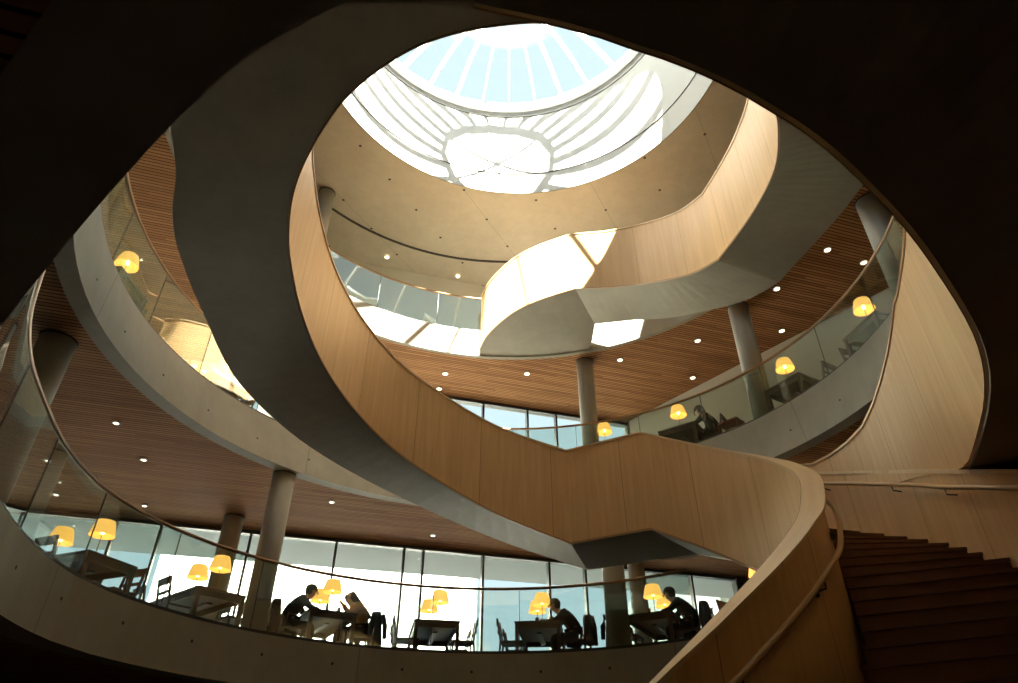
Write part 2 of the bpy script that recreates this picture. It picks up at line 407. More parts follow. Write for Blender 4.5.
# ground floor and outer walls
g = Geo(); g.box(-13.3, 11.7, -7.1, 21, GR-.3, GR); tag(g.mk('floor', M['floorm'], None, local=False), kind='structure')
def wallseg(nm, p, q, z0, z1, m, t=.2):
    d = Vector((q[0]-p[0], q[1]-p[1])); l = d.length; d /= l; nx, ny = d.y, -d.x
    vs = []
    for z in (z0, z1):
        vs += [(p[0],p[1],z),(q[0],q[1],z),(q[0]+nx*t,q[1]+ny*t,z),(p[0]+nx*t,p[1]+ny*t,z)]
    uv = [(0,0),(l,0),(l,0),(0,0),(0,z1-z0),(l,z1-z0),(l,z1-z0),(0,z1-z0)]
    return mk(nm, vs, [(3,2,1,0),(4,5,6,7),(0,1,5,4),(1,2,6,5),(2,3,7,6),(3,0,4,7)], m, None, uv)
tag(wallseg('wall_west', (-13.2,-7), (-13.2,12.3), GR, RF+.5, M['beige'], -.2), kind='structure')
tag(wallseg('wall_east', (11.6,-7), (11.6,19.8), GR, RF+.5, M['beige'], .2), kind='structure')
tag(wallseg('wall_south', (-13.2,-7), (11.6,-7), GR, RF+.5, M['beige'], .2), kind='structure')
F = lambda x: (x, FN(x))
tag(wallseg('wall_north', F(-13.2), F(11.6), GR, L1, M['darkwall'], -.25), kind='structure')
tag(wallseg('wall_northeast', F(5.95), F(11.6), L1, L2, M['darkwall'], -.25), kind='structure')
tag(wallseg('wall_north_upper', F(3.4), F(11.6), L2, RF+.5, M['beige'], -.25), kind='structure')
tag(wallseg('wall_north_top', F(-13.2), F(3.4), L3, RF+.5, M['beige'], -.25), kind='structure')
tag(wallseg('wall_gallery', (3.55,17.3), (8.45,11.1), L2, 9.35, M['beige'], .15), kind='structure')
tag(wallseg('wall_gallery_east', (8.45,11.1), (9.6,4.0), L2, 9.35, M['beige'], .15), kind='structure')
# spandrels between window bands
tag(wallseg('trim_8', F(-13.2), F(5.95), 5.2, L2, M['conc'], -.25), kind='structure')
tag(wallseg('trim_9', F(-13.2), F(3.4), 9.32, L3, M['conc'], -.25), kind='structure')
# ------------------------------------------------------------------ window bands
def window(i, x0, x1, z0, z1):
    p, q = F(x0), F(x1); th = math.atan(.3)
    l = math.hypot(q[0]-p[0], q[1]-p[1])
    g = Geo(); wf = .026
    g.box(0, wf, -.06, .09, 0, z1-z0); g.box(l-wf, l, -.06, .09, 0, z1-z0); g.box(wf, l-wf, -.06, .09, 0, .06); g.box(wf, l-wf, -.06, .09, z1-z0-.07, z1-z0)
    o = g.mk('window_%d' % i, M['dark'], None); o.location = (p[0], p[1], z0+Z0); o.rotation_euler = (0, 0, th); tag(o, kind='structure')
    g = Geo(); g.box(wf, l-wf, .01, .03, .06, z1-z0-.07); c = g.mk('pane', M['win'], None); c.parent = o
xs1 = [-13.1,-11.6,-9.9,-8.23,-7.39,-5.65,-3.89,-2.42,-1.99,-.62,.96,1.86,3.37,4.65,5.9]
wi = 1
for a, b in zip(xs1, xs1[1:]): window(wi, a, b, L1, 5.2); wi += 1
xs2 = [-13.1,-10.8,-8.6,-6.4,-4.2,-2.0,-.7,.5,1.3,2.3,3.38]
for a, b in zip(xs2, xs2[1:]): window(wi, a, b, L2, 9.32); wi += 1

# ================================================================== the spiral staircase
CS = (.2, 7.6)
def cs(a, r): return (CS[0]+r*math.cos(R(a)), CS[1]+r*math.sin(R(a)))
low = [(-106,-.5),(-90,.12),(-76,.71),(-66,1.12),(-56,1.51),(-46,1.89),(-37,2.23),(-20,2.85),(-8,3.28),(8,3.82),(30,4.53),(50,5.15)]
# columns: inner x, inner y, soffit z, outer x, outer y
def Rout(a): return 4.45 if a > -21 else 4.45+(-21-a)*.012
KN = []
flare = {-106:(3.6,-3.0), -90:(4.6,-1.9), -76:(5.25,-.3), -66:(5.3,1.0), -56:(5.12,2.3), -46:(4.92,3.55), -37:(4.70,4.65), -20:(4.40,6.05)}
for a, t in low:
    i_ = cs(a, 3.0); o_ = flare.get(a, cs(a, 4.45)); KN.append((i_[0], i_[1], t-1.6, o_[0], o_[1]))
NLOW = len(KN)-1
KN += [(.98,10.56,3.55,1.36,11.90),(-.30,10.72,4.15,-.30,11.97),(-1.63,10.02,4.72,-2.22,11.08),(-2.31,9.16,5.08,-3.40,10.0),(-2.66,8.13,5.33,-4.02,8.60),(-2.70,7.0,5.4,-3.98,7.0),
 (-2.58,5.98,5.4,-3.84,5.87),(-2.44,5.39,5.4,-3.67,5.25),(-2.23,4.84,5.4,-3.38,4.62),(-1.92,4.32,5.4,-3.1,3.75),(-1.5,3.79,5.4,-2.5,2.8),(-1.02,3.41,5.4,-1.7,2.15),
 (-.58,3.2,5.4,-.95,1.75),(-.07,3.09,5.4,-.15,1.6),(.42,3.08,5.4,.6,1.6),(1.11,3.24,5.4,1.6,1.85),(1.58,3.43,5.4,2.3,2.15),(2.2,3.78,5.65,3.15,2.75),
 (2.73,4.33,6.0,3.85,3.5),(3.06,4.94,6.35,4.30,4.3),(3.4,5.79,6.8,4.68,5.5),(3.58,6.7,7.2,4.85,6.8),(3.62,7.6,7.5,4.86,7.9),(3.54,8.60,7.75,4.75,9.16),
 (3.28,9.45,8.15,4.45,10.23),(2.71,10.40,8.75,3.50,11.50),(2.1,10.92,9.08,2.80,12.02),(1.42,11.28,9.35,1.98,12.54)]
P = spline(KN, 6, {NLOW, NLOW+1, NLOW+24, NLOW+27})
inner = [(p[0], p[1], p[2]) for p in P]; outer = [(p[3], p[4], p[2]) for p in P]
iN = NLOW*6                    # end of the first flight
st = root('spiral_staircase', *cs(-106, 3.0), GR, label='great oak-clad spiral staircase sweeping up round the open atrium', cat='staircase')
# closing landing at the third gallery
endcurve = spline([(1.42,11.28,9.35),(.68,11.66,9.35),(.13,12.09,9.35),(-.28,12.62,9.35),(-.55,13.1,9.35),(-.70,13.56,9.35)], 6)
full = inner + endcurve[1:]
tops = [p[2]+1.6 for p in full]
wall_strip('parapet', full, 0, .14, tops, M['oak'], st, bot=[p[2]+.012 for p in full])
capz = [t+.035 for t in tops]
wall_strip('cap', full, -.015, .20, capz, M['oakcap'], st, bot=tops)
wall_strip('base_bead', full, -.012, .0, [p[2]+.03 for p in full], M['rail'], st)
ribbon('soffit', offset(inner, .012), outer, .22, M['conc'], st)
# landing plate at the top
ed = [(C2[0]+5.79*math.cos(R(a)), C2[1]+5.79*math.sin(R(a)), 9.35) for a in (98, 93, 88, 83, 78, 71.5)]
poly = offset(endcurve, .012) + ed + [(1.98,13.22,9.35)] + [(1.98,12.54,9.35)]
n = len(poly); vs = poly + [(p[0],p[1],p[2]+.6) for p in poly]
mk('landing', vs, [tuple(range(n))[::-1], tuple(range(n, 2*n))] + [(i,(i+1)%n,n+(i+1)%n,n+i) for i in range(n)], M['conc'], st)
# outer balustrade of the upper flights
oo = outer[iN+2:]
wall_strip('outer_parapet', oo, -.12, -.002, [p[2]+1.6 for p in oo], M['oak'], st, bot=[p[2]+.012 for p in oo])
# outer wall of the lower flight
ol = outer[:iN+3]; otop = [p[2]+1.47 for p in ol]
s0 = ol[0]
wall_strip('outer_wall', ol, .0, .14, otop, M['oak'], st, bot=[GR if p[1] < 7.5 else p[2] for p in ol])
wall_strip('outer_cap', ol, -.02, .17, [t+.045 for t in otop], M['oakcap'], st, bot=otop)
# inner wall down to the floor under the first flight where it starts
il = inner[:iN-30]
wall_strip('string_wall', il, .002, .13, [p[2]+.3 for p in il], M['oak'], st, bot=[max(GR, p[2]-.05) for p in il])
# treads
def steps(i0, i1, zoff=.5, rise=.165):
    pi = P[i0:i1+1]; s = arclen(pi); z0 = pi[0][2]; z1 = pi[-1][2]; nst = max(1, round(abs(z1-z0)/rise))
    # arclength at which height is reached
    def at_h(h):
        for k in range(len(pi)-1):
            if pi[k][2] <= h <= pi[k+1][2]+1e-9 and pi[k+1][2] > pi[k][2]:
                t = (h-pi[k][2])/(pi[k+1][2]-pi[k][2]); return [pi[k][c]+(pi[k+1][c]-pi[k][c])*t for c in range(5)]
        return list(pi[-1])
    for k in range(nst):
        a = at_h(z0+(z1-z0)*k/nst); b = at_h(z0+(z1-z0)*(k+1)/nst); h = z0+(z1-z0)*(k+1)/nst+zoff
        # pull in from parapets
        def pt(q, f): return (q[0]+(q[3]-q[0])*f, q[1]+(q[4]-q[1])*f)
        A0, A1, B0, B1 = pt(a,.09), pt(a,1.0), pt(b,.09), pt(b,1.0)
        nx, ny = (a[0]-b[0])*.10, (a[1]-b[1])*.10
        g = Geo(); zb = h-rise-.20
        vs = [(A0[0],A0[1],zb),(A1[0],A1[1],zb),(B1[0],B1[1],zb+.02),(B0[0],B0[1],zb+.02),(A0[0],A0[1],h-.03),(A1[0],A1[1],h-.03),(B1[0],B1[1],h-.03),(B0[0],B0[1],h-.03)]
        g.add(vs, [(3,2,1,0),(0,1,5,4),(1,2,6,5),(2,3,7,6),(3,0,4,7)])
        vs = [(A0[0]+nx,A0[1]+ny,h-.03),(A1[0]+nx*1.4,A1[1]+ny*1.4,h-.03),(B1[0],B1[1],h-.03),(B0[0],B0[1],h-.03),(A0[0]+nx,A0[1]+ny,h),(A1[0]+nx*1.4,A1[1]+ny*1.4,h),(B1[0],B1[1],h),(B0[0],B0[1],h)]
        g.add(vs, [(3,2,1,0),(4,5,6,7),(0,1,5,4),(1,2,6,5),(2,3,7,6),(3,0,4,7)])
        o = g.mk('tread', M['tread'], st, local=False)
steps(0, iN)
def ix(k): return k*6
steps(ix(NLOW+1), ix(NLOW+5)+0)
steps(ix(NLOW+17), ix(NLOW+24)); steps(ix(NLOW+24), ix(NLOW+28))
# handrails of the first flight
def rail_path(pts, off, dz, i0, i1): return [(p[0], p[1], p[2]+dz) for p in offset(pts, off)[i0:i1]]
hr = rail_path(inner, .24, 1.28, 4, iN-6)
g = Geo(); g.tube(hr, .024, 10); hro = {'o': g.mk('handrail', M['handr'], st, local=False, smooth=True), '_base': st['_base']}
hs = arclen(hr)
for d in [x*1.1+.5 for x in range(int(hs[-1]/1.1))]:
    q = at_len(hr, hs, d); nx = CS[0]-q[0]; ny = CS[1]-q[1]; l = math.hypot(nx, ny); nx /= l; ny /= l
    g = Geo(); g.tube([(q[0],q[1],q[2]-.02),(q[0],q[1],q[2]-.075),(q[0]+nx*.10,q[1]+ny*.10,q[2]-.09)], .008, 6); g.box(q[0]+nx*.09-.02,q[0]+nx*.09+.02,q[1]+ny*.09-.02,q[1]+ny*.09+.02,q[2]-.12,q[2]-.06)
    g.mk('bracket', M['dark'], hro, local=False)
hr2 = [(p[0], p[1], p[2]+1.33) for p in offset(ol, -.09)[8:]]
g = Geo(); g.tube(hr2, .024, 10); hro = {'o': g.mk('handrail', M['handr'], st, local=False, smooth=True), '_base': st['_base']}
hs = arclen(hr2)
for d in [x*1.25+.4 for x in range(int(hs[-1]/1.25))]:
    q = at_len(hr2, hs, d); nx = q[0]-CS[0]; ny = q[1]-CS[1]; l = math.hypot(nx, ny); nx /= l; ny /= l
    g = Geo(); g.tube([(q[0],q[1],q[2]-.02),(q[0],q[1],q[2]-.075),(q[0]+nx*.09,q[1]+ny*.09,q[2]-.09)], .008, 6)
    g.mk('bracket', M['dark'], hro, local=False)
# ------------------------------------------------------------------ wood-clad parapet of the ramp on the east edge
rp = rps[:-1] + [(CS[0]+4.47*math.cos(R(a)), CS[1]+4.47*math.sin(R(a)), b, t) for a, b, t in ((-21.2,2.74,4.74),(-16,2.85,4.68),(-11,3.0,4.58),(-6,3.15,4.46),(-1,3.25,4.32),(4,3.4,4.2),(9,3.55,4.17),(14,3.7,4.17),(19,3.9,4.2),(26,4.1,4.38))]
rpp = [(p[0], p[1], p[2]) for p in rp]
rt = root('ramp_parapet', 2.82, 3.31, 2.28, label='curved oak-clad parapet of the ramp above the stair wall at the right', cat='parapet')
wall_strip('parapet_panel', rpp, -.03, .13, [p[3] for p in rp], M['oak'], rt, bot=[p[2]+.025 for p in rp])
wall_strip('cap', rpp, -.045, .16, [p[3]+.035 for p in rp], M['rail'], rt, bot=[p[3] for p in rp])

# ================================================================== glass balustrades
def balustrade(name, path, z, label, panel=1.45, hgt=1.08):
    rt = root(name, path[0][0], path[0][1], z, label=label, cat='balustrade', group=None)
    s = arclen(path); n = max(1, round(s[-1]/panel)); L = s[-1]/n
    for k in range(n):
        pts = [at_len(path, s, k*L+.006+(L-.012)*j/5) for j in range(6)]
        pts = [(p[0], p[1], z+.05) for p in pts]
        wall_strip('glass_panel', pts, -.007, .007, [z+hgt-.03]*6, M['glass'], rt)
        a = pts[-1]
        g = Geo(); g.box(a[0]-.006,a[0]+.006,a[1]-.006,a[1]+.006,z+.05,z+hgt-.03); g.mk('joint', M['dark'], rt, local=False)
    g = Geo(); g.tube([(p[0],p[1],z+hgt) for p in path], .026, 8); g.mk('top_rail', M['rail'], rt, local=False, smooth=True)
    wall_strip('base_channel', [(p[0],p[1],z-.01) for p in path], -.022, .022, [z+.05]*len(path), M['dark'], rt)
b1 = circ(C1, 4.87, 50, 168, 60)[:-1] + [(x+.03, y, 0) for x, y, _ in spline([(-4.99,8.58,0),(-5.06,8.0,0),(-5.01,7.3,0),(-4.87,6.6,0),(-4.67,5.98,0),(-4.36,5.15,0),(-3.98,4.45,0),(-3.5,3.8,0),(-3.05,3.2,0),(-2.55,2.68,0)], 4)]
b1 = [p for i, p in enumerate(b1)]
balustrade('glass_balustrade', b1, L1, 'curved glass balustrade with bronze rail along the lowest gallery edge')
balustrade('glass_balustrade', circ(C2, 5.66, -40, 235, 120), L2, 'curved glass balustrade with bronze rail round the middle gallery')
balustrade('glass_balustrade', circ(C2, 5.86, 94, 200, 50), L3, 'curved glass balustrade of the top gallery, left of the stair landing')
balustrade('glass_balustrade', circ(C2, 5.86, -60, 71, 60), L3, 'curved glass balustrade of the top gallery, right of the stair landing')

# ================================================================== skylight
g = Geo(); dw = []
vs = []; fs = []; nn = 96; CT = (-.03, 8.1)
for k in range(nn+1):
    a = 2*PI*k/nn
    for c_, r_, z_ in ((CR, 4.385, RF+.002), (CT, 4.29, 17.0), (CT, 4.55, 17.0), (CR, 4.65, RF+.5)): vs.append((c_[0]+r_*math.cos(a), c_[1]+r_*math.sin(a), z_))
for k in range(nn):
    for j in range(3): fs.append((4*k+j, 4*k+j+1, 4*k+j+5, 4*k+j+4))
tag(mk('wall_skylight', vs, fs, M['white'], None, None, False), kind='structure')
def drumc(z): t = (z-RF)/(17-RF); return (CR[0]+(CT[0]-CR[0])*t, CR[1]+(CT[1]-CR[1])*t, 4.385-.095*t-.012)
g.tube([(drumc(14.15)[0]+drumc(14.15)[2]*math.cos(2*PI*k/96), drumc(14.15)[1]+drumc(14.15)[2]*math.sin(2*PI*k/96), 14.15) for k in range(96)], .012, 6, True); tag(g.mk('trim_10', M['joint'], None, local=False), kind='structure')
g = Geo(); g.tube([(drumc(16.7)[0]+drumc(16.7)[2]*math.cos(2*PI*k/96), drumc(16.7)[1]+drumc(16.7)[2]*math.sin(2*PI*k/96), 16.7) for k in range(96)], .010, 6, True); tag(g.mk('trim_11', M['joint'], None, local=False), kind='structure')
sl = root('skylight', 0, 8.05, 16.9, label='round white-ribbed glass dome skylight over the atrium', cat='skylight')
g = Geo(); DC = (-.03, 8.1); OC = (0, 9.3)
g.lathe([(4.28,16.85),(4.28,17.05),(4.05,17.08),(4.05,16.97),(4.2,16.85)], DC[0], DC[1], 96, False); g.mk('ring_beam', M['whitem'], sl, local=False)
OZ = 18.0
rib = []
for k in range(24):
    a = R(90+k*15); ox, oy = OC[0]+1.5*math.cos(a), OC[1]+1.5*math.sin(a)
    dx, dy = math.cos(a), math.sin(a); fx, fy = OC[0]-DC[0], OC[1]-DC[1]
    b = dx*fx+dy*fy; c = fx*fx+fy*fy-4.15**2; t = -b+math.sqrt(b*b-c)
    ex, ey = OC[0]+dx*t, OC[1]+dy*t
    pts = []
    for j in range(7):
        u = j/6; pts.append((ex+(ox-ex)*u, ey+(oy-ey)*u, 17.03+(OZ-17.03)*math.sin(u*PI/2)))
    rib.append(pts)
for k, pts in enumerate(rib):
    g = Geo(); r_ = .045 if k % 2 == 0 else .028
    for a, b in zip(pts, pts[1:]): g.bar(a, b, r_*1.3, .24)
    g.mk('rib', M['whitem'], sl, local=False)
vs = []; fs = []
for pts in rib: vs += [(p[0],p[1],p[2]+.06) for p in pts]
for k in range(24):
    j = (k+1) % 24
    for i in range(6): fs.append((k*7+i, j*7+i, j*7+i+1, k*7+i+1))
mk('dome_glass', vs, fs, M['dome'], sl)
oc = [(OC[0]+1.5*math.cos(R(90+15+k*30)), OC[1]+1.5*math.sin(R(90+15+k*30)), OZ) for k in range(12)]
g = Geo()
for a, b in zip(oc, oc[1:]+oc[:1]): g.bar(a, b, .12, .30)
g.mk('oculus_ring', M['whitem'], sl, local=False)
g = Geo(); 
for k in range(0, 12, 2):
    g.bar(oc[k], (OC[0], OC[1], OZ+.12), .05, .07)
g.mk('oculus_spokes', M['whitem'], sl, local=False)
mk('oculus_glass', [(p[0],p[1],p[2]+.08) for p in oc]+[(OC[0],OC[1],OZ+.18)], [(k,(k+1)%12,12) for k in range(12)], M['dome'], sl)
# shadow gap in the roof soffit
g = Geo(); cc = (-.15, 8.9)
pts = circ(cc, 6.03, 62, 175, 70, RF-.005)
wall_strip('trim_12', [(p[0],p[1],RF-.008) for p in pts], -.03, .03, [RF+.02]*70, M['joint'])['kind'] = 'structure'

# ================================================================== columns
def column(x, y, z0, z1, r, label):
    rt = root('concrete_column', x, y, z0, label=label, cat='column')
    g = Geo(); g.lathe([(r,0),(r,z1-z0)], 0, 0, 40); g.mk('shaft', M['conccol'], rt, smooth=True)
    for p in rt['o'].children: 
        for f in p.data.polygons: f.use_smooth = len(f.vertices) == 4
    g = Geo(); g.lathe([(r+.015,z1-z0-.02),(r+.015,z1-z0)], 0, 0, 40); g.mk('collar', M['joint'], rt)
column(-4.13, 11.62, L1, 5.2, .20, 'round concrete column nearest the lower glass rail, between two reading tables')
column(-5.75, 13.75, L1, 5.2, .20, 'round concrete column by the windows behind the second reading table')
column(-5.96, 7.33, L1, 5.2, .22, 'dim round concrete column at the far left of the lowest gallery')
column(1.88, 12.4, L1, 5.2, .20, 'round concrete column just below the stair landing, left of a pair')
column(3.1, 16.75, L1, 5.2, .20, 'round concrete column by the window below the stair landing, right of a pair')
column(1.88, 14.1, L2, 9.34, .20, 'slim pale concrete column on the middle gallery under the top stair landing')
column(5.10, 11.93, L2, 9.34, .22, 'round concrete column behind the middle gallery glass, right of centre')
column(6.65, 8.75, L2, 9.34, .24, 'cool grey concrete column at the right end of the middle gallery')
column(-4.75, 12.25, L3, RF, .20, 'round concrete column on the top gallery under the roof soffit')

# ================================================================== recessed lights
def downlight(x, y, z, label, r=.07):
    rt = root('recessed_light', x, y, z, label=label, cat='light', group='recessed ceiling lights')
    g = Geo(); g.lathe([(r,-.012),(r+.02,-.012),(r+.02,.01),(r,.01),(r,-.012)], 0, 0, 20, False); g.mk('trim_ring', M['whitem'], rt)
    g = Geo(); g.lathe([(r,-.004),(r,.004)], 0, 0, 20); g.mk('lens', M['dl'], rt)
DL = [
 (-6.3,9.65,5.23,'bright recessed light in the dark slats by the big left column'),
 (-6.46,11.01,5.23,'small recessed light in the lower ceiling seen just through the glass rail'),
 (-8.18,11.05,5.23,'recessed light deep in the lower ceiling at far left, upper of two'),
 (-8.86,12.58,5.23,'recessed light deep in the lower ceiling at far left, near the windows'),
 (-7.38,13.15,5.23,'recessed light above the windows behind the first pair of lamps'),
 (-3.55,12.96,5.23,'recessed light right of the leaning foreground column'),
 (-1.70,14.91,5.23,'recessed light in the lower ceiling near the middle windows'),
 (5.67,16.68,5.23,'recessed light beneath the stair landing by the last windows'),
 (-1.63,14.65,9.35,'recessed light at left of the reddish slatted ceiling, close to its edge'),
 (-1.85,15.39,9.35,'faint recessed light nearest the spiral parapet in the slatted ceiling'),
 (.46,14.65,9.35,'brightest recessed light left of the slim pale column'),
 (2.75,14.01,9.35,'recessed light just right of the slim pale column top'),
 (4.49,13.19,9.35,'recessed light mid ceiling left of the round gallery column'),
 (4.74,14.84,9.35,'recessed light above the lamp of the reader on the middle gallery'),
 (5.75,11.26,9.35,'recessed light between the round column and the stair soffit'),
 (6.37,10.04,9.35,'recessed light close under the stair soffit at right'),
 (6.36,12.79,9.35,'recessed light right of the round gallery column'),
 (7.26,10.42,9.35,'small recessed light at the dark right end of the slatted ceiling'),
 (-3.55,14.71,RF,'recessed light in the concrete roof soffit left, above the glass'),
 (-1.54,15.56,RF,'recessed light in the concrete roof soffit beside the upper parapet'),
]
for x, y, z, l in DL: downlight(x, y, z-.012, l, .055 if z > 9 else .04)
downlight(7.3, 9.2, 1.9+2.0, 'lone recessed light in the dark ceiling above the oak stair wall at right') if False else None

# ================================================================== furniture
def copy_tree(src, loc, rz, label=None, group=None):
    def cp(o, par):
        c = o.copy(); COL.objects.link(c); c.parent = par
        for ch in o.children: cp(ch, c)
        return c
    r = cp(src, None); r.location = loc; r.rotation_euler = (0, 0, rz)
    if label: r['label'] = label
    return r
def make_table(L=1.75, W=.86, H=.75, m='furn'):
    rt = root('reading_table', 0, 0, 0, label='t', cat='table', group='reading tables along the galleries'); rt['o'].location = (0,0,-50)
    g = Geo(); g.box(0, L, -W/2, W/2, H-.035, H); g.mk('tabletop', M[m], rt)
    g = Geo()
    g.box(.03, .06, -W/2+.03, W/2-.03, H-.13, H-.035); g.box(L-.06, L-.03, -W/2+.03, W/2-.03, H-.13, H-.035)
    g.box(.06, L-.06, -W/2+.03, -W/2+.055, H-.13, H-.035); g.box(.06, L-.06, W/2-.055, W/2-.03, H-.13, H-.035); g.mk('apron', M[m], rt)
    for x in (.01, L-.075):
        for y in (-W/2+.01, W/2-.075):
            g = Geo(); g.box(x, x+.065, y, y+.065, 0, H-.035); g.mk('leg', M[m], rt)
    g = Geo(); g.box(.35, L-.35, -.045, .045, H-.16, H-.13); g.mk('cable_tray', M['screen'], rt)
    return rt['o']
def make_chair():
    rt = root('reading_chair', 0, 0, 0, label='c', cat='chair', group='chairs at the reading tables'); rt['o'].location = (0,0,-50)
    # faces +x, seat centre at origin
    g = Geo(); g.box(-.21, .22, -.215, .215, .425, .46); g.mk('seat', M['chairm'], rt)
    for y in (-.19, .19):
        g = Geo(); g.bar((.19,y,0), (.19,y,.43), .035, .035); g.mk('leg', M['chairm'], rt)
        g = Geo(); g.bar((-.24,y,0), (-.20,y,.45), .035, .035); g.bar((-.20,y,.45), (-.27,y,.86), .032, .032); g.mk('leg', M['chairm'], rt)
    g = Geo(); g.box(-.285, -.262, -.175, .175, .74, .86); g.box(-.262, -.245, -.175, .175, .60, .65); g.mk('backrest', M['chairm'], rt)
    g = Geo(); g.box(.18,.20,-.18,.18,.30,.33); g.box(-.20,.18,-.2,-.18,.18,.21); g.box(-.20,.18,.18,.2,.18,.21); g.box(-.01,.01,-.18,.18,.185,.205)
    g.mk('stretcher', M['chairm'], rt)
    return rt['o']
def make_lamp():
    rt = root('table_lamp', 0, 0, 0, label='l', cat='lamp', group='lit reading lamps on the tables'); rt['o'].location = (0,0,-50)
    g = Geo(); g.lathe([(.075,0),(.075,.015),(.02,.022)], 0, 0, 20); g.mk('base', M['brass'], rt, smooth=False)
    g = Geo(); g.lathe([(.007,.02),(.007,.50)], 0, 0, 8); g.mk('pole', M['brass'], rt)
    g = Geo(); prof = [(.178,.38),(.172,.42),(.155,.50),(.135,.57),(.122,.60)]
    g.lathe(prof + [(r-.004, z) for r, z in prof[::-1]], 0, 0, 28, False); sh_ = {'o': g.mk('lamp_shade', M['shade'], rt, smooth=True), '_base': rt['_base']}
    g = Geo(); g.lathe([(.012,.50),(.03,.47),(.034,.44),(.025,.41),(.006,.395)], 0, 0, 14); g.mk('bulb', M['bulb'], sh_, smooth=True)
    g = Geo(); g.bar((-.11,0,.588),(.11,0,.588),.006,.004); g.bar((0,-.11,.588),(0,.11,.588),.006,.004); g.mk('shade_frame', M['brass'], sh_)
    return rt['o']
T0 = make_table(); C0 = make_chair(); LP0 = make_lamp()
protos = [T0, C0, LP0]
def frame(c, th, r):           # local x = outward, y = tangent (ccw)
    a = R(th); return Vector((c[0]+r*math.cos(a), c[1]+r*math.sin(a), 0)), a
def loc(fr, x, y, z):
    o, a = fr; return Vector((o.x+x*math.cos(a)-y*math.sin(a), o.y+x*math.sin(a)+y*math.cos(a), z+Z0))
# level-one tables: angle, description
T1 = [(158.8,'leftmost reading table, tilted in view behind the lower glass rail','first'),(139.8,'reading table left of the foreground column','second'),
      (120,'reading table shared by two people in dark clothes','third'),(101.2,'empty reading table in the middle of the windows','fourth'),
      (82.8,'reading table with a man bent over it on its right','fifth'),(62.6,'reading table right of the column pair','sixth'),(43.5,'last reading table, half hidden by the stair cap','seventh')]
where = ['at the leftmost table','at the table left of the foreground column','at the table of the two readers','at the empty middle table','at the table of the lone man','at the table right of the column pair','at the half-hidden last table']
lampseen = [(.42,1.26),(.28,1.0),(.3,1.05),(.32,1.03),(.46,1.0),(.52,1.27),(.4,1.1)]
readers = {(2,1),(2,-1),(4,-1),(5,-1)}
frames1 = []
for i, (th, lb, _) in enumerate(T1):
    fr = frame(C1, th, 5.80); frames1.append(fr)
    copy_tree(T0, loc(fr,0,0,L1), fr[1], lb)
    for j, x in enumerate(lampseen[i]):
        copy_tree(LP0, loc(fr, x, (-.06 if j == 0 else .08) if i in (3, 4) else 0, L1+.75), fr[1], ('nearer' if j == 0 else 'farther')+' glowing orange lamp '+where[i].replace('at','on',1))
    for sy, sn in ((1,'left'),(-1,'right')):
        for x, xn in ((.42,'nearer'),(1.28,'farther')):
            if i == 6 and x > 1: continue
            lab = 'dark chair, %s side, %s the rail, %s' % (sn, 'nearer' if xn == 'nearer' else 'farther from', where[i])
            copy_tree(C0, loc(fr, x, sy*(.64 if (i, sy) in readers and x < 1 else .52), L1), fr[1]+(-PI/2 if sy > 0 else PI/2), lab)
# level-two tables
T2 = [(67.0,'middle-gallery reading table hidden below the oak stair parapet','beside the slim pale column'),(54.5,'reading table of the seated person on the middle gallery','beside the seated person'),
      (31.0,'reading table beside the round column on the middle gallery','beside the round column'),(12.2,'steeply seen reading table at the right end of the middle gallery','at the right end'),
      (150.5,'reading table seen through the left glass of the middle gallery','behind the left glass'),(178.5,'reading table at the far left of the middle gallery','at the far left')]
frames2 = []
for i, (th, lb, wh) in enumerate(T2):
    fr = frame(C2, th, 6.02 if i != 4 else 6.3); frames2.append(fr)
    copy_tree(T0, loc(fr,0,0,L2), fr[1], lb)
    copy_tree(LP0, loc(fr, .27, (.38 if i == 0 else 0), L2+.75), fr[1], 'glowing lamp on the middle gallery table '+wh)
    if i == 4: copy_tree(LP0, loc(fr, .8, .1, L2+.75), fr[1], 'second glowing lamp farther along the table behind the left glass')
    for sy, sn in ((1,'left'),(-1,'right')):
        if (i, sy) in ((0,1),(0,-1),(2,1),(3,-1)): continue
        lab = 'wooden chair on the %s side of the middle gallery table %s' % (sn, wh)
        copy_tree(C0, loc(fr, .42, sy*(.66 if (i, sy) == (1, -1) else .54), L2), fr[1]+(-PI/2 if sy > 0 else PI/2), lab)
for p in protos:               # remove the prototypes, only copies stand in the scene
    for c in list(p.children_recursive): bpy.data.objects.remove(c)
    bpy.data.objects.remove(p)

# ================================================================== people (seated readers)
def skinmesh(name, chains, m, parent, sub=2):
    """chains: list of lists of (x,y,z,r); first point of a later chain may repeat an earlier point to branch"""
    vs = []; es = []; rad = []; key = {}
    for ch in chains:
        prev = None
        for x, y, z, r in ch:
            k = (round(x,4), round(y,4), round(z,4))
            if k not in key: key[k] = len(vs); vs.append((x,y,z)); rad.append(r)
            i = key[k]
            if prev is not None and prev != i: es.append((prev, i))
            prev = i
    me = bpy.data.meshes.new(name); me.from_pydata(vs, es, []); o = bpy.data.objects.new(name, me); COL.objects.link(o)
    md = o.modifiers.new('skin', 'SKIN'); md.use_smooth_shade = True
    for i, r in enumerate(rad): me.skin_vertices[0].data[i].radius = (r, r)
    me.skin_vertices[0].data[0].use_root = True
    o.modifiers.new('sub', 'SUBSURF').levels = sub; o.modifiers['sub'].render_levels = sub
    dg = bpy.context.evaluated_depsgraph_get(); nm = bpy.data.meshes.new_from_object(o.evaluated_get(dg)); bpy.data.objects.remove(o)
    o = bpy.data.objects.new(name, nm); COL.objects.link(o); nm.materials.clear(); nm.materials.append(m)
    for p in nm.polygons: p.use_smooth = True
    o.parent = parent['o']; return o
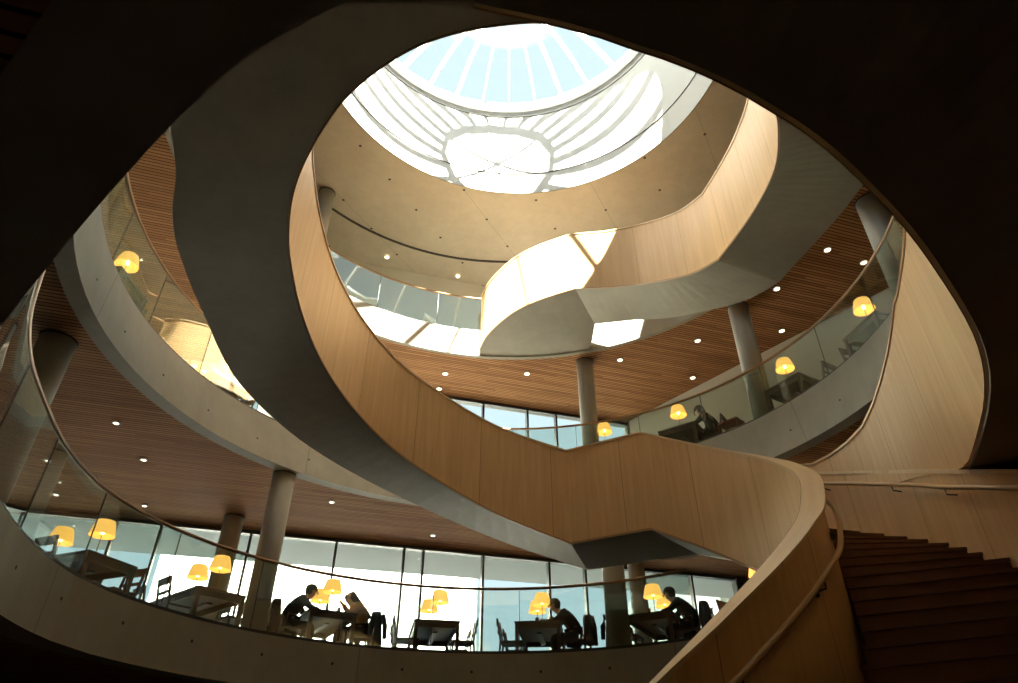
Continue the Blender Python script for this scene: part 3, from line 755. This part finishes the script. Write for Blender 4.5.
def ellipsoid(g, c, r, n=14, m_=10, z0=-1, z1=1):
    prof = []
    vs = []; fs = []
    for i in range(m_+1):
        t = z0+(z1-z0)*i/m_; t = max(-.9999, min(.9999, t)); q = math.sqrt(1-t*t)
        for k in range(n): vs.append((c[0]+r[0]*q*math.cos(2*PI*k/n), c[1]+r[1]*q*math.sin(2*PI*k/n), c[2]+r[2]*t))
    for i in range(m_):
        for k in range(n): fs.append((i*n+k, i*n+(k+1)%n, (i+1)*n+(k+1)%n, (i+1)*n+k))
    fs += [tuple(range(n))[::-1], tuple(range(m_*n, (m_+1)*n))]
    g.add(vs, fs)
def person(fr, x, sy, z, label, lean=.30, top='cnavy', legs='cblack', hair='hairb', longhair=False, sc_=1.0, hand_up=False):
    """sits on the chair at table-side sy; local +x faces the table"""
    l = loc(fr, x, sy*.62, z); rz = fr[1]+(-PI/2 if sy > 0 else PI/2)
    rt = root('person', l.x, l.y, l.z-Z0, rz, label=label, cat='person', group=None)
    hip = (-.08, 0, .54); c1 = (-.10+lean*.25, 0, .74-lean*.05); ch = (-.05+lean*.75, 0, .95-lean*.22); nk = (-.0+lean*1.05, 0, 1.08-lean*.42)
    hd = (nk[0]+.07+lean*.12, 0, nk[2]+.13-lean*.08)
    def arm(s, up):
        sh = (ch[0], s*.17, ch[2]+.05); el = (ch[0]+.16, s*.25, .80); wr = (ch[0]+.36, s*.13, .80)
        if up: el = (ch[0]+.20, s*.22, .79); wr = (hd[0]+.13, s*.10, hd[2]-.16)
        return sh, el, wr
    # body: torso, neck, head, arms with hands and fingers, legs: one continuous surface
    body = [[(*hip,.13),(*c1,.125),(*ch,.13),(*nk,.055),(hd[0],0,hd[2]-.02,.085),(hd[0]+.01,0,hd[2]+.06,.088)]]
    for s in (-1, 1):
        sh, el, wr = arm(s, hand_up and s > 0)
        d = Vector(wr)-Vector(el); d.normalize(); pm = Vector(wr)+d*.05
        body.append([(*ch,.13),(*sh,.06),(*el,.042),(*wr,.027),(pm.x,pm.y,pm.z,.034)])
        side = d.cross(Vector((0,0,1))); side.normalize()
        for k, ln in ((-1.5,.060),(-.5,.075),(.5,.080),(1.5,.068)):
            b_ = pm+side*k*.018+d*.02; e1 = b_+d*ln*.5+Vector((0,0,-.006)); e2 = b_+d*ln*.95+Vector((0,0,-.022))
            body.append([(pm.x,pm.y,pm.z,.034),(b_.x,b_.y,b_.z,.010),(e1.x,e1.y,e1.z,.009),(e2.x,e2.y,e2.z,.008)])
        tb = Vector(wr)+d*.02-side*s*-.035; te = tb+d*.04-side*s*-.02
        body.append([(*wr,.027),(tb.x,tb.y,tb.z,.012),(te.x,te.y,te.z,.010)])
        body.append([(*hip,.13),(-.02,s*.09,.52,.085),(.36,s*.11,.52,.062),(.34,s*.12,.30,.052),(.32,s*.12,.07,.036),(.44,s*.13,.035,.032)])
    skinmesh('body', body, M['skin'], rt)
    # clothing
    g1 = [[(*hip,.15),(*c1,.145),(*ch,.15),(nk[0],0,nk[2]-.02,.075)]]
    for s in (-1, 1):
        sh, el, wr = arm(s, hand_up and s > 0); w2 = Vector(el)+(Vector(wr)-Vector(el))*.9
        g1.append([(*ch,.15),(*sh,.078),(*el,.056),(w2.x,w2.y,w2.z,.042)])
    skinmesh('sweater', g1, M[top], rt)
    g2 = [[(hip[0],0,hip[2]-.0,.155)]]
    for s in (-1, 1): g2.append([(hip[0],0,hip[2],.155),(-.02,s*.09,.52,.10),(.36,s*.11,.52,.075),(.34,s*.12,.30,.066),(.32,s*.12,.10,.055)])
    skinmesh('trousers', [c for c in g2 if len(c) > 1], M[legs], rt)
    for s in (-1, 1): skinmesh('shoe', [[(.29,s*.12,.045,.045),(.38,s*.125,.04,.045),(.48,s*.13,.03,.036)]], M['cblack'], rt, 1)
    # head details
    g = Geo(); ellipsoid(g, (hd[0]+.105,0,hd[2]+.005), (.020,.016,.028), 8, 5); g.mk('nose', M['skin'], rt, smooth=True)
    for s in (-1, 1):
        g = Geo(); ellipsoid(g, (hd[0]+.0,s*.092,hd[2]+.01), (.02,.012,.03), 8, 5); g.mk('ear', M['skin'], rt, smooth=True)
        g = Geo(); ellipsoid(g, (hd[0]+.088,s*.034,hd[2]+.035), (.010,.014,.008), 8, 5); g.mk('eye', M['hairb'], rt, smooth=True)
    g = Geo(); ellipsoid(g, (hd[0]+.095,0,hd[2]-.045), (.008,.024,.006), 8, 5); g.mk('mouth', M['red'], rt, smooth=True)
    if longhair:
        skinmesh('hair', [[(hd[0]-.01,0,hd[2]+.09,.103),(hd[0]-.075,0,hd[2]+.0,.10),(nk[0]-.10,0,nk[2]+.0,.10),(ch[0]-.14,0,ch[2]-.02,.095),(c1[0]-.15,0,c1[2]+.06,.05)]], M[hair], rt)
    else:
        g = Geo(); ellipsoid(g, (hd[0]-.018,0,hd[2]+.055), (.112,.104,.105), 16, 10, -.35, 1); ellipsoid(g, (hd[0]-.055,0,hd[2]+.01), (.07,.09,.09), 12, 8); g.mk('hair', M[hair], rt, smooth=True)
    return rt
person(frames1[2], .45, 1, L1, 'person in dark navy leaning over the left side of a table, writing', .19, 'cnavy', 'cblack', 'hairb')
person(frames1[2], .45, -1, L1, 'long-haired person in an ochre top with a dark coat, facing left', .16, 'cochre', 'cblack', 'hairn', True, hand_up=True)
person(frames1[4], .45, -1, L1, 'short-haired person in black looking down at the lone-reader table', .22, 'cblack', 'cgrey', 'hairn')
person(frames1[5], .45, -1, L1, 'dark-haired person hunched right of the dome-shaded lamps', .20, 'cteal', 'cblack', 'hairb')
person(frames2[1], .42, -1, L2, 'dark-haired person seated on the middle gallery behind the glass', .12, 'cteal', 'cblack', 'hairb')
# coats hung on chair backs
def coat(fr, x, sy, z, label, m='cblack', w_=.24, h=.72, off=.64):
    l = loc(fr, x, sy*off, z); rz = fr[1]+(-PI/2 if sy > 0 else PI/2)
    rt = root('coat', l.x, l.y, l.z-Z0, rz, label=label, cat='coat', group=None)
    g = Geo(); vs = []; fs = []; n = 16; rows = [(.92,.07,.06),(.90,.17,.075),(.80,.22,.09),(.60,w_,.10),(.40,w_+.02,.11),(.92-h,w_+.03,.10)]
    for z_, a, b in rows:
        for k in range(n):
            t = 2*PI*k/n; vs.append((-.29-.04*(.9-z_)+(b+.012*math.sin(5*t+z_*9))*math.cos(t), (a+.012*math.sin(7*t))*math.sin(t), z_))
    for i in range(len(rows)-1):
        for k in range(n): fs.append((i*n+k, (i+1)*n+k, (i+1)*n+(k+1)%n, i*n+(k+1)%n))
    fs += [tuple(range(n)), tuple(range((len(rows)-1)*n, len(rows)*n))[::-1]]
    g.add(vs, fs); g.mk('garment', M[m], rt, smooth=True)
    for s in (-1, 1):
        g = Geo(); g.tube([(-.36,s*.18,.84),(-.40,s*.23,.65),(-.41,s*.24,.42)], [.05,.05,.042], 8); g.mk('sleeve', M[m], rt, smooth=True)
coat(frames1[2], .42, 1, L1, 'black coat hung over the chair behind the writing person', 'cblack')
coat(frames1[2], .42, -1, L1, 'dark coat draped behind the long-haired person', 'cnavy')
coat(frames1[4], .42, -1, L1, 'dark jacket on the chair back behind the lone reader', 'cgrey', .18, .5)
coat(frames1[5], .42, 1, L1, 'black coat hanging on the empty chair opposite the hunched person', 'cblack', off=.52)
coat(frames1[5], .42, -1, L1, 'dark garment on the chair behind the hunched person', 'cgrey', .2, .6)
# books, cups and laptops on the tables
def book(fr, x, y, z, label, rot=.3, s=(.21,.15,.025), m='paper'):
    rt = root('book', *loc(fr, x, y, z-Z0)[:2], z, fr[1]+rot, label=label, cat='book')
    g = Geo(); g.box(-s[0]/2,s[0]/2,-s[1]/2,s[1]/2,.003,s[2]-.003); g.mk('pages', M['paper'], rt)
    g = Geo(); g.box(-s[0]/2-.004,s[0]/2+.004,-s[1]/2-.004,s[1]/2+.004,0,.003); g.box(-s[0]/2-.004,s[0]/2+.004,-s[1]/2-.004,s[1]/2+.004,s[2]-.003,s[2]); g.mk('cover', M[m], rt)
def cup(fr, x, y, z, label, m='cochre'):
    rt = root('cup', *loc(fr, x, y, z-Z0)[:2], z, 0, label=label, cat='cup')
    g = Geo(); g.lathe([(.028,0),(.038,.09),(.034,.09),(.025,.008)], 0, 0, 16, False); g.lathe([(.026,.0),(.026,.006)], 0, 0, 16); g.mk('cup_body', M[m], rt)
TT = .75
book(frames1[2], .30, .18, L1+TT, 'open book under the hands of the navy-clad person', .2)
cup(frames1[2], .14, -.12, L1+TT, 'small brown cup on the table between the two readers')
book(frames1[4], .22, -.10, L1+TT, 'book with a brown cover in front of the lone reader', .1, (.2,.14,.05), 'brick')
cup(frames1[4], .16, -.26, L1+TT, 'brown cup at the edge of the table of the lone reader')
cup(frames1[4], .20, .02, L1+TT, 'brown cup nearer the lamps on the table of the lone reader')
cup(frames1[5], .14, .0, L1+TT, 'small cup under the dome-shaded lamps')
book(frames1[5], .25, -.22, L1+TT, 'book in front of the hunched person', .2)
book(frames2[1], .25, -.2, L2+TT, 'book in front of the middle gallery reader', .2)
# red-framed low stool on the middle gallery
fr = frame(C2, 43.5, 5.95)
rt = root('stool', *loc(fr, 0, 0, 0)[:2], L2, fr[1], label='low red-framed stool on the middle gallery left of the round column', cat='stool')
for x in (0, .3):
    for y in (-.22, .19):
        g = Geo(); g.box(x, x+.03, y, y+.03, 0, .42); g.mk('leg', M['red'], rt)
g = Geo(); g.box(0,.33,-.22,.22,.42,.46); g.mk('seat', M['red'], rt)

# ================================================================== outside, seen through the windows
g = Geo(); g.box(-60, 60, 20.5, 90, L1-1.0, L1-.9); tag(g.mk('floor_outside', M['ground'], None, local=False), kind='structure')
vs = []; fs = []
# eaves slab over the ground-level windows
a, b = F(-14), F(7); 
mk('trim_13', [(a[0],a[1]+.26,5.25),(b[0],b[1]+.26,5.25),(b[0]-.2,b[1]+2.0,5.25),(a[0]-.5,a[1]+2.6,5.25)]+[(a[0],a[1]+.26,5.6),(b[0],b[1]+.26,5.6),(b[0]-.2,b[1]+2.0,5.6),(a[0]-.5,a[1]+2.6,5.6)], [(3,2,1,0),(4,5,6,7),(0,1,5,4),(1,2,6,5),(2,3,7,6),(3,0,4,7)], M['cool'])['kind'] = 'structure'
def prism(name, base, z0, ztop, m, parent=None):
    n = len(base); vs = [(x,y,z0) for x, y in base]+[(x,y,z) for (x, y), z in zip(base, ztop)]
    return mk(name, vs, [tuple(range(n))[::-1], tuple(range(n, 2*n))]+[(i,(i+1)%n,n+(i+1)%n,n+i) for i in range(n)], m, parent)
rt = root('building', -9, 30, L1-.9, label='white rendered building outside, filling the left windows', cat='building')
prism('wall', [(-14.9,29),(-1.5,30),(-1.9,42),(-14.9,42)], L1-.9, [16,16,16,16], M['snow'], rt)
rt = root('building', 10, 30, L1-.9, label='pale grey building with a slanted roof edge outside the right windows', cat='building')
prism('wall', [(6.4,21.3),(15,21.3),(15,48),(6.4,48),(6.4,33)], L1-.9, [5.75,5.75,11,11,8.9], M['cool'], rt)
rt = root('fence', -1, 22, L1-.9, label='low brown timber fence just outside the middle windows', cat='fence')
g = Geo(); g.box(-4.5, 1.2, 21.5, 21.62, L1-.9, L1+.18); g.mk('boards', M['brick'], rt, local=False)
for k in range(5): g = Geo(); g.box(-4.5+k*1.4, -4.42+k*1.4, 21.42, 21.5, L1-.9, L1+.26); g.mk('post', M['brick'], rt, local=False)
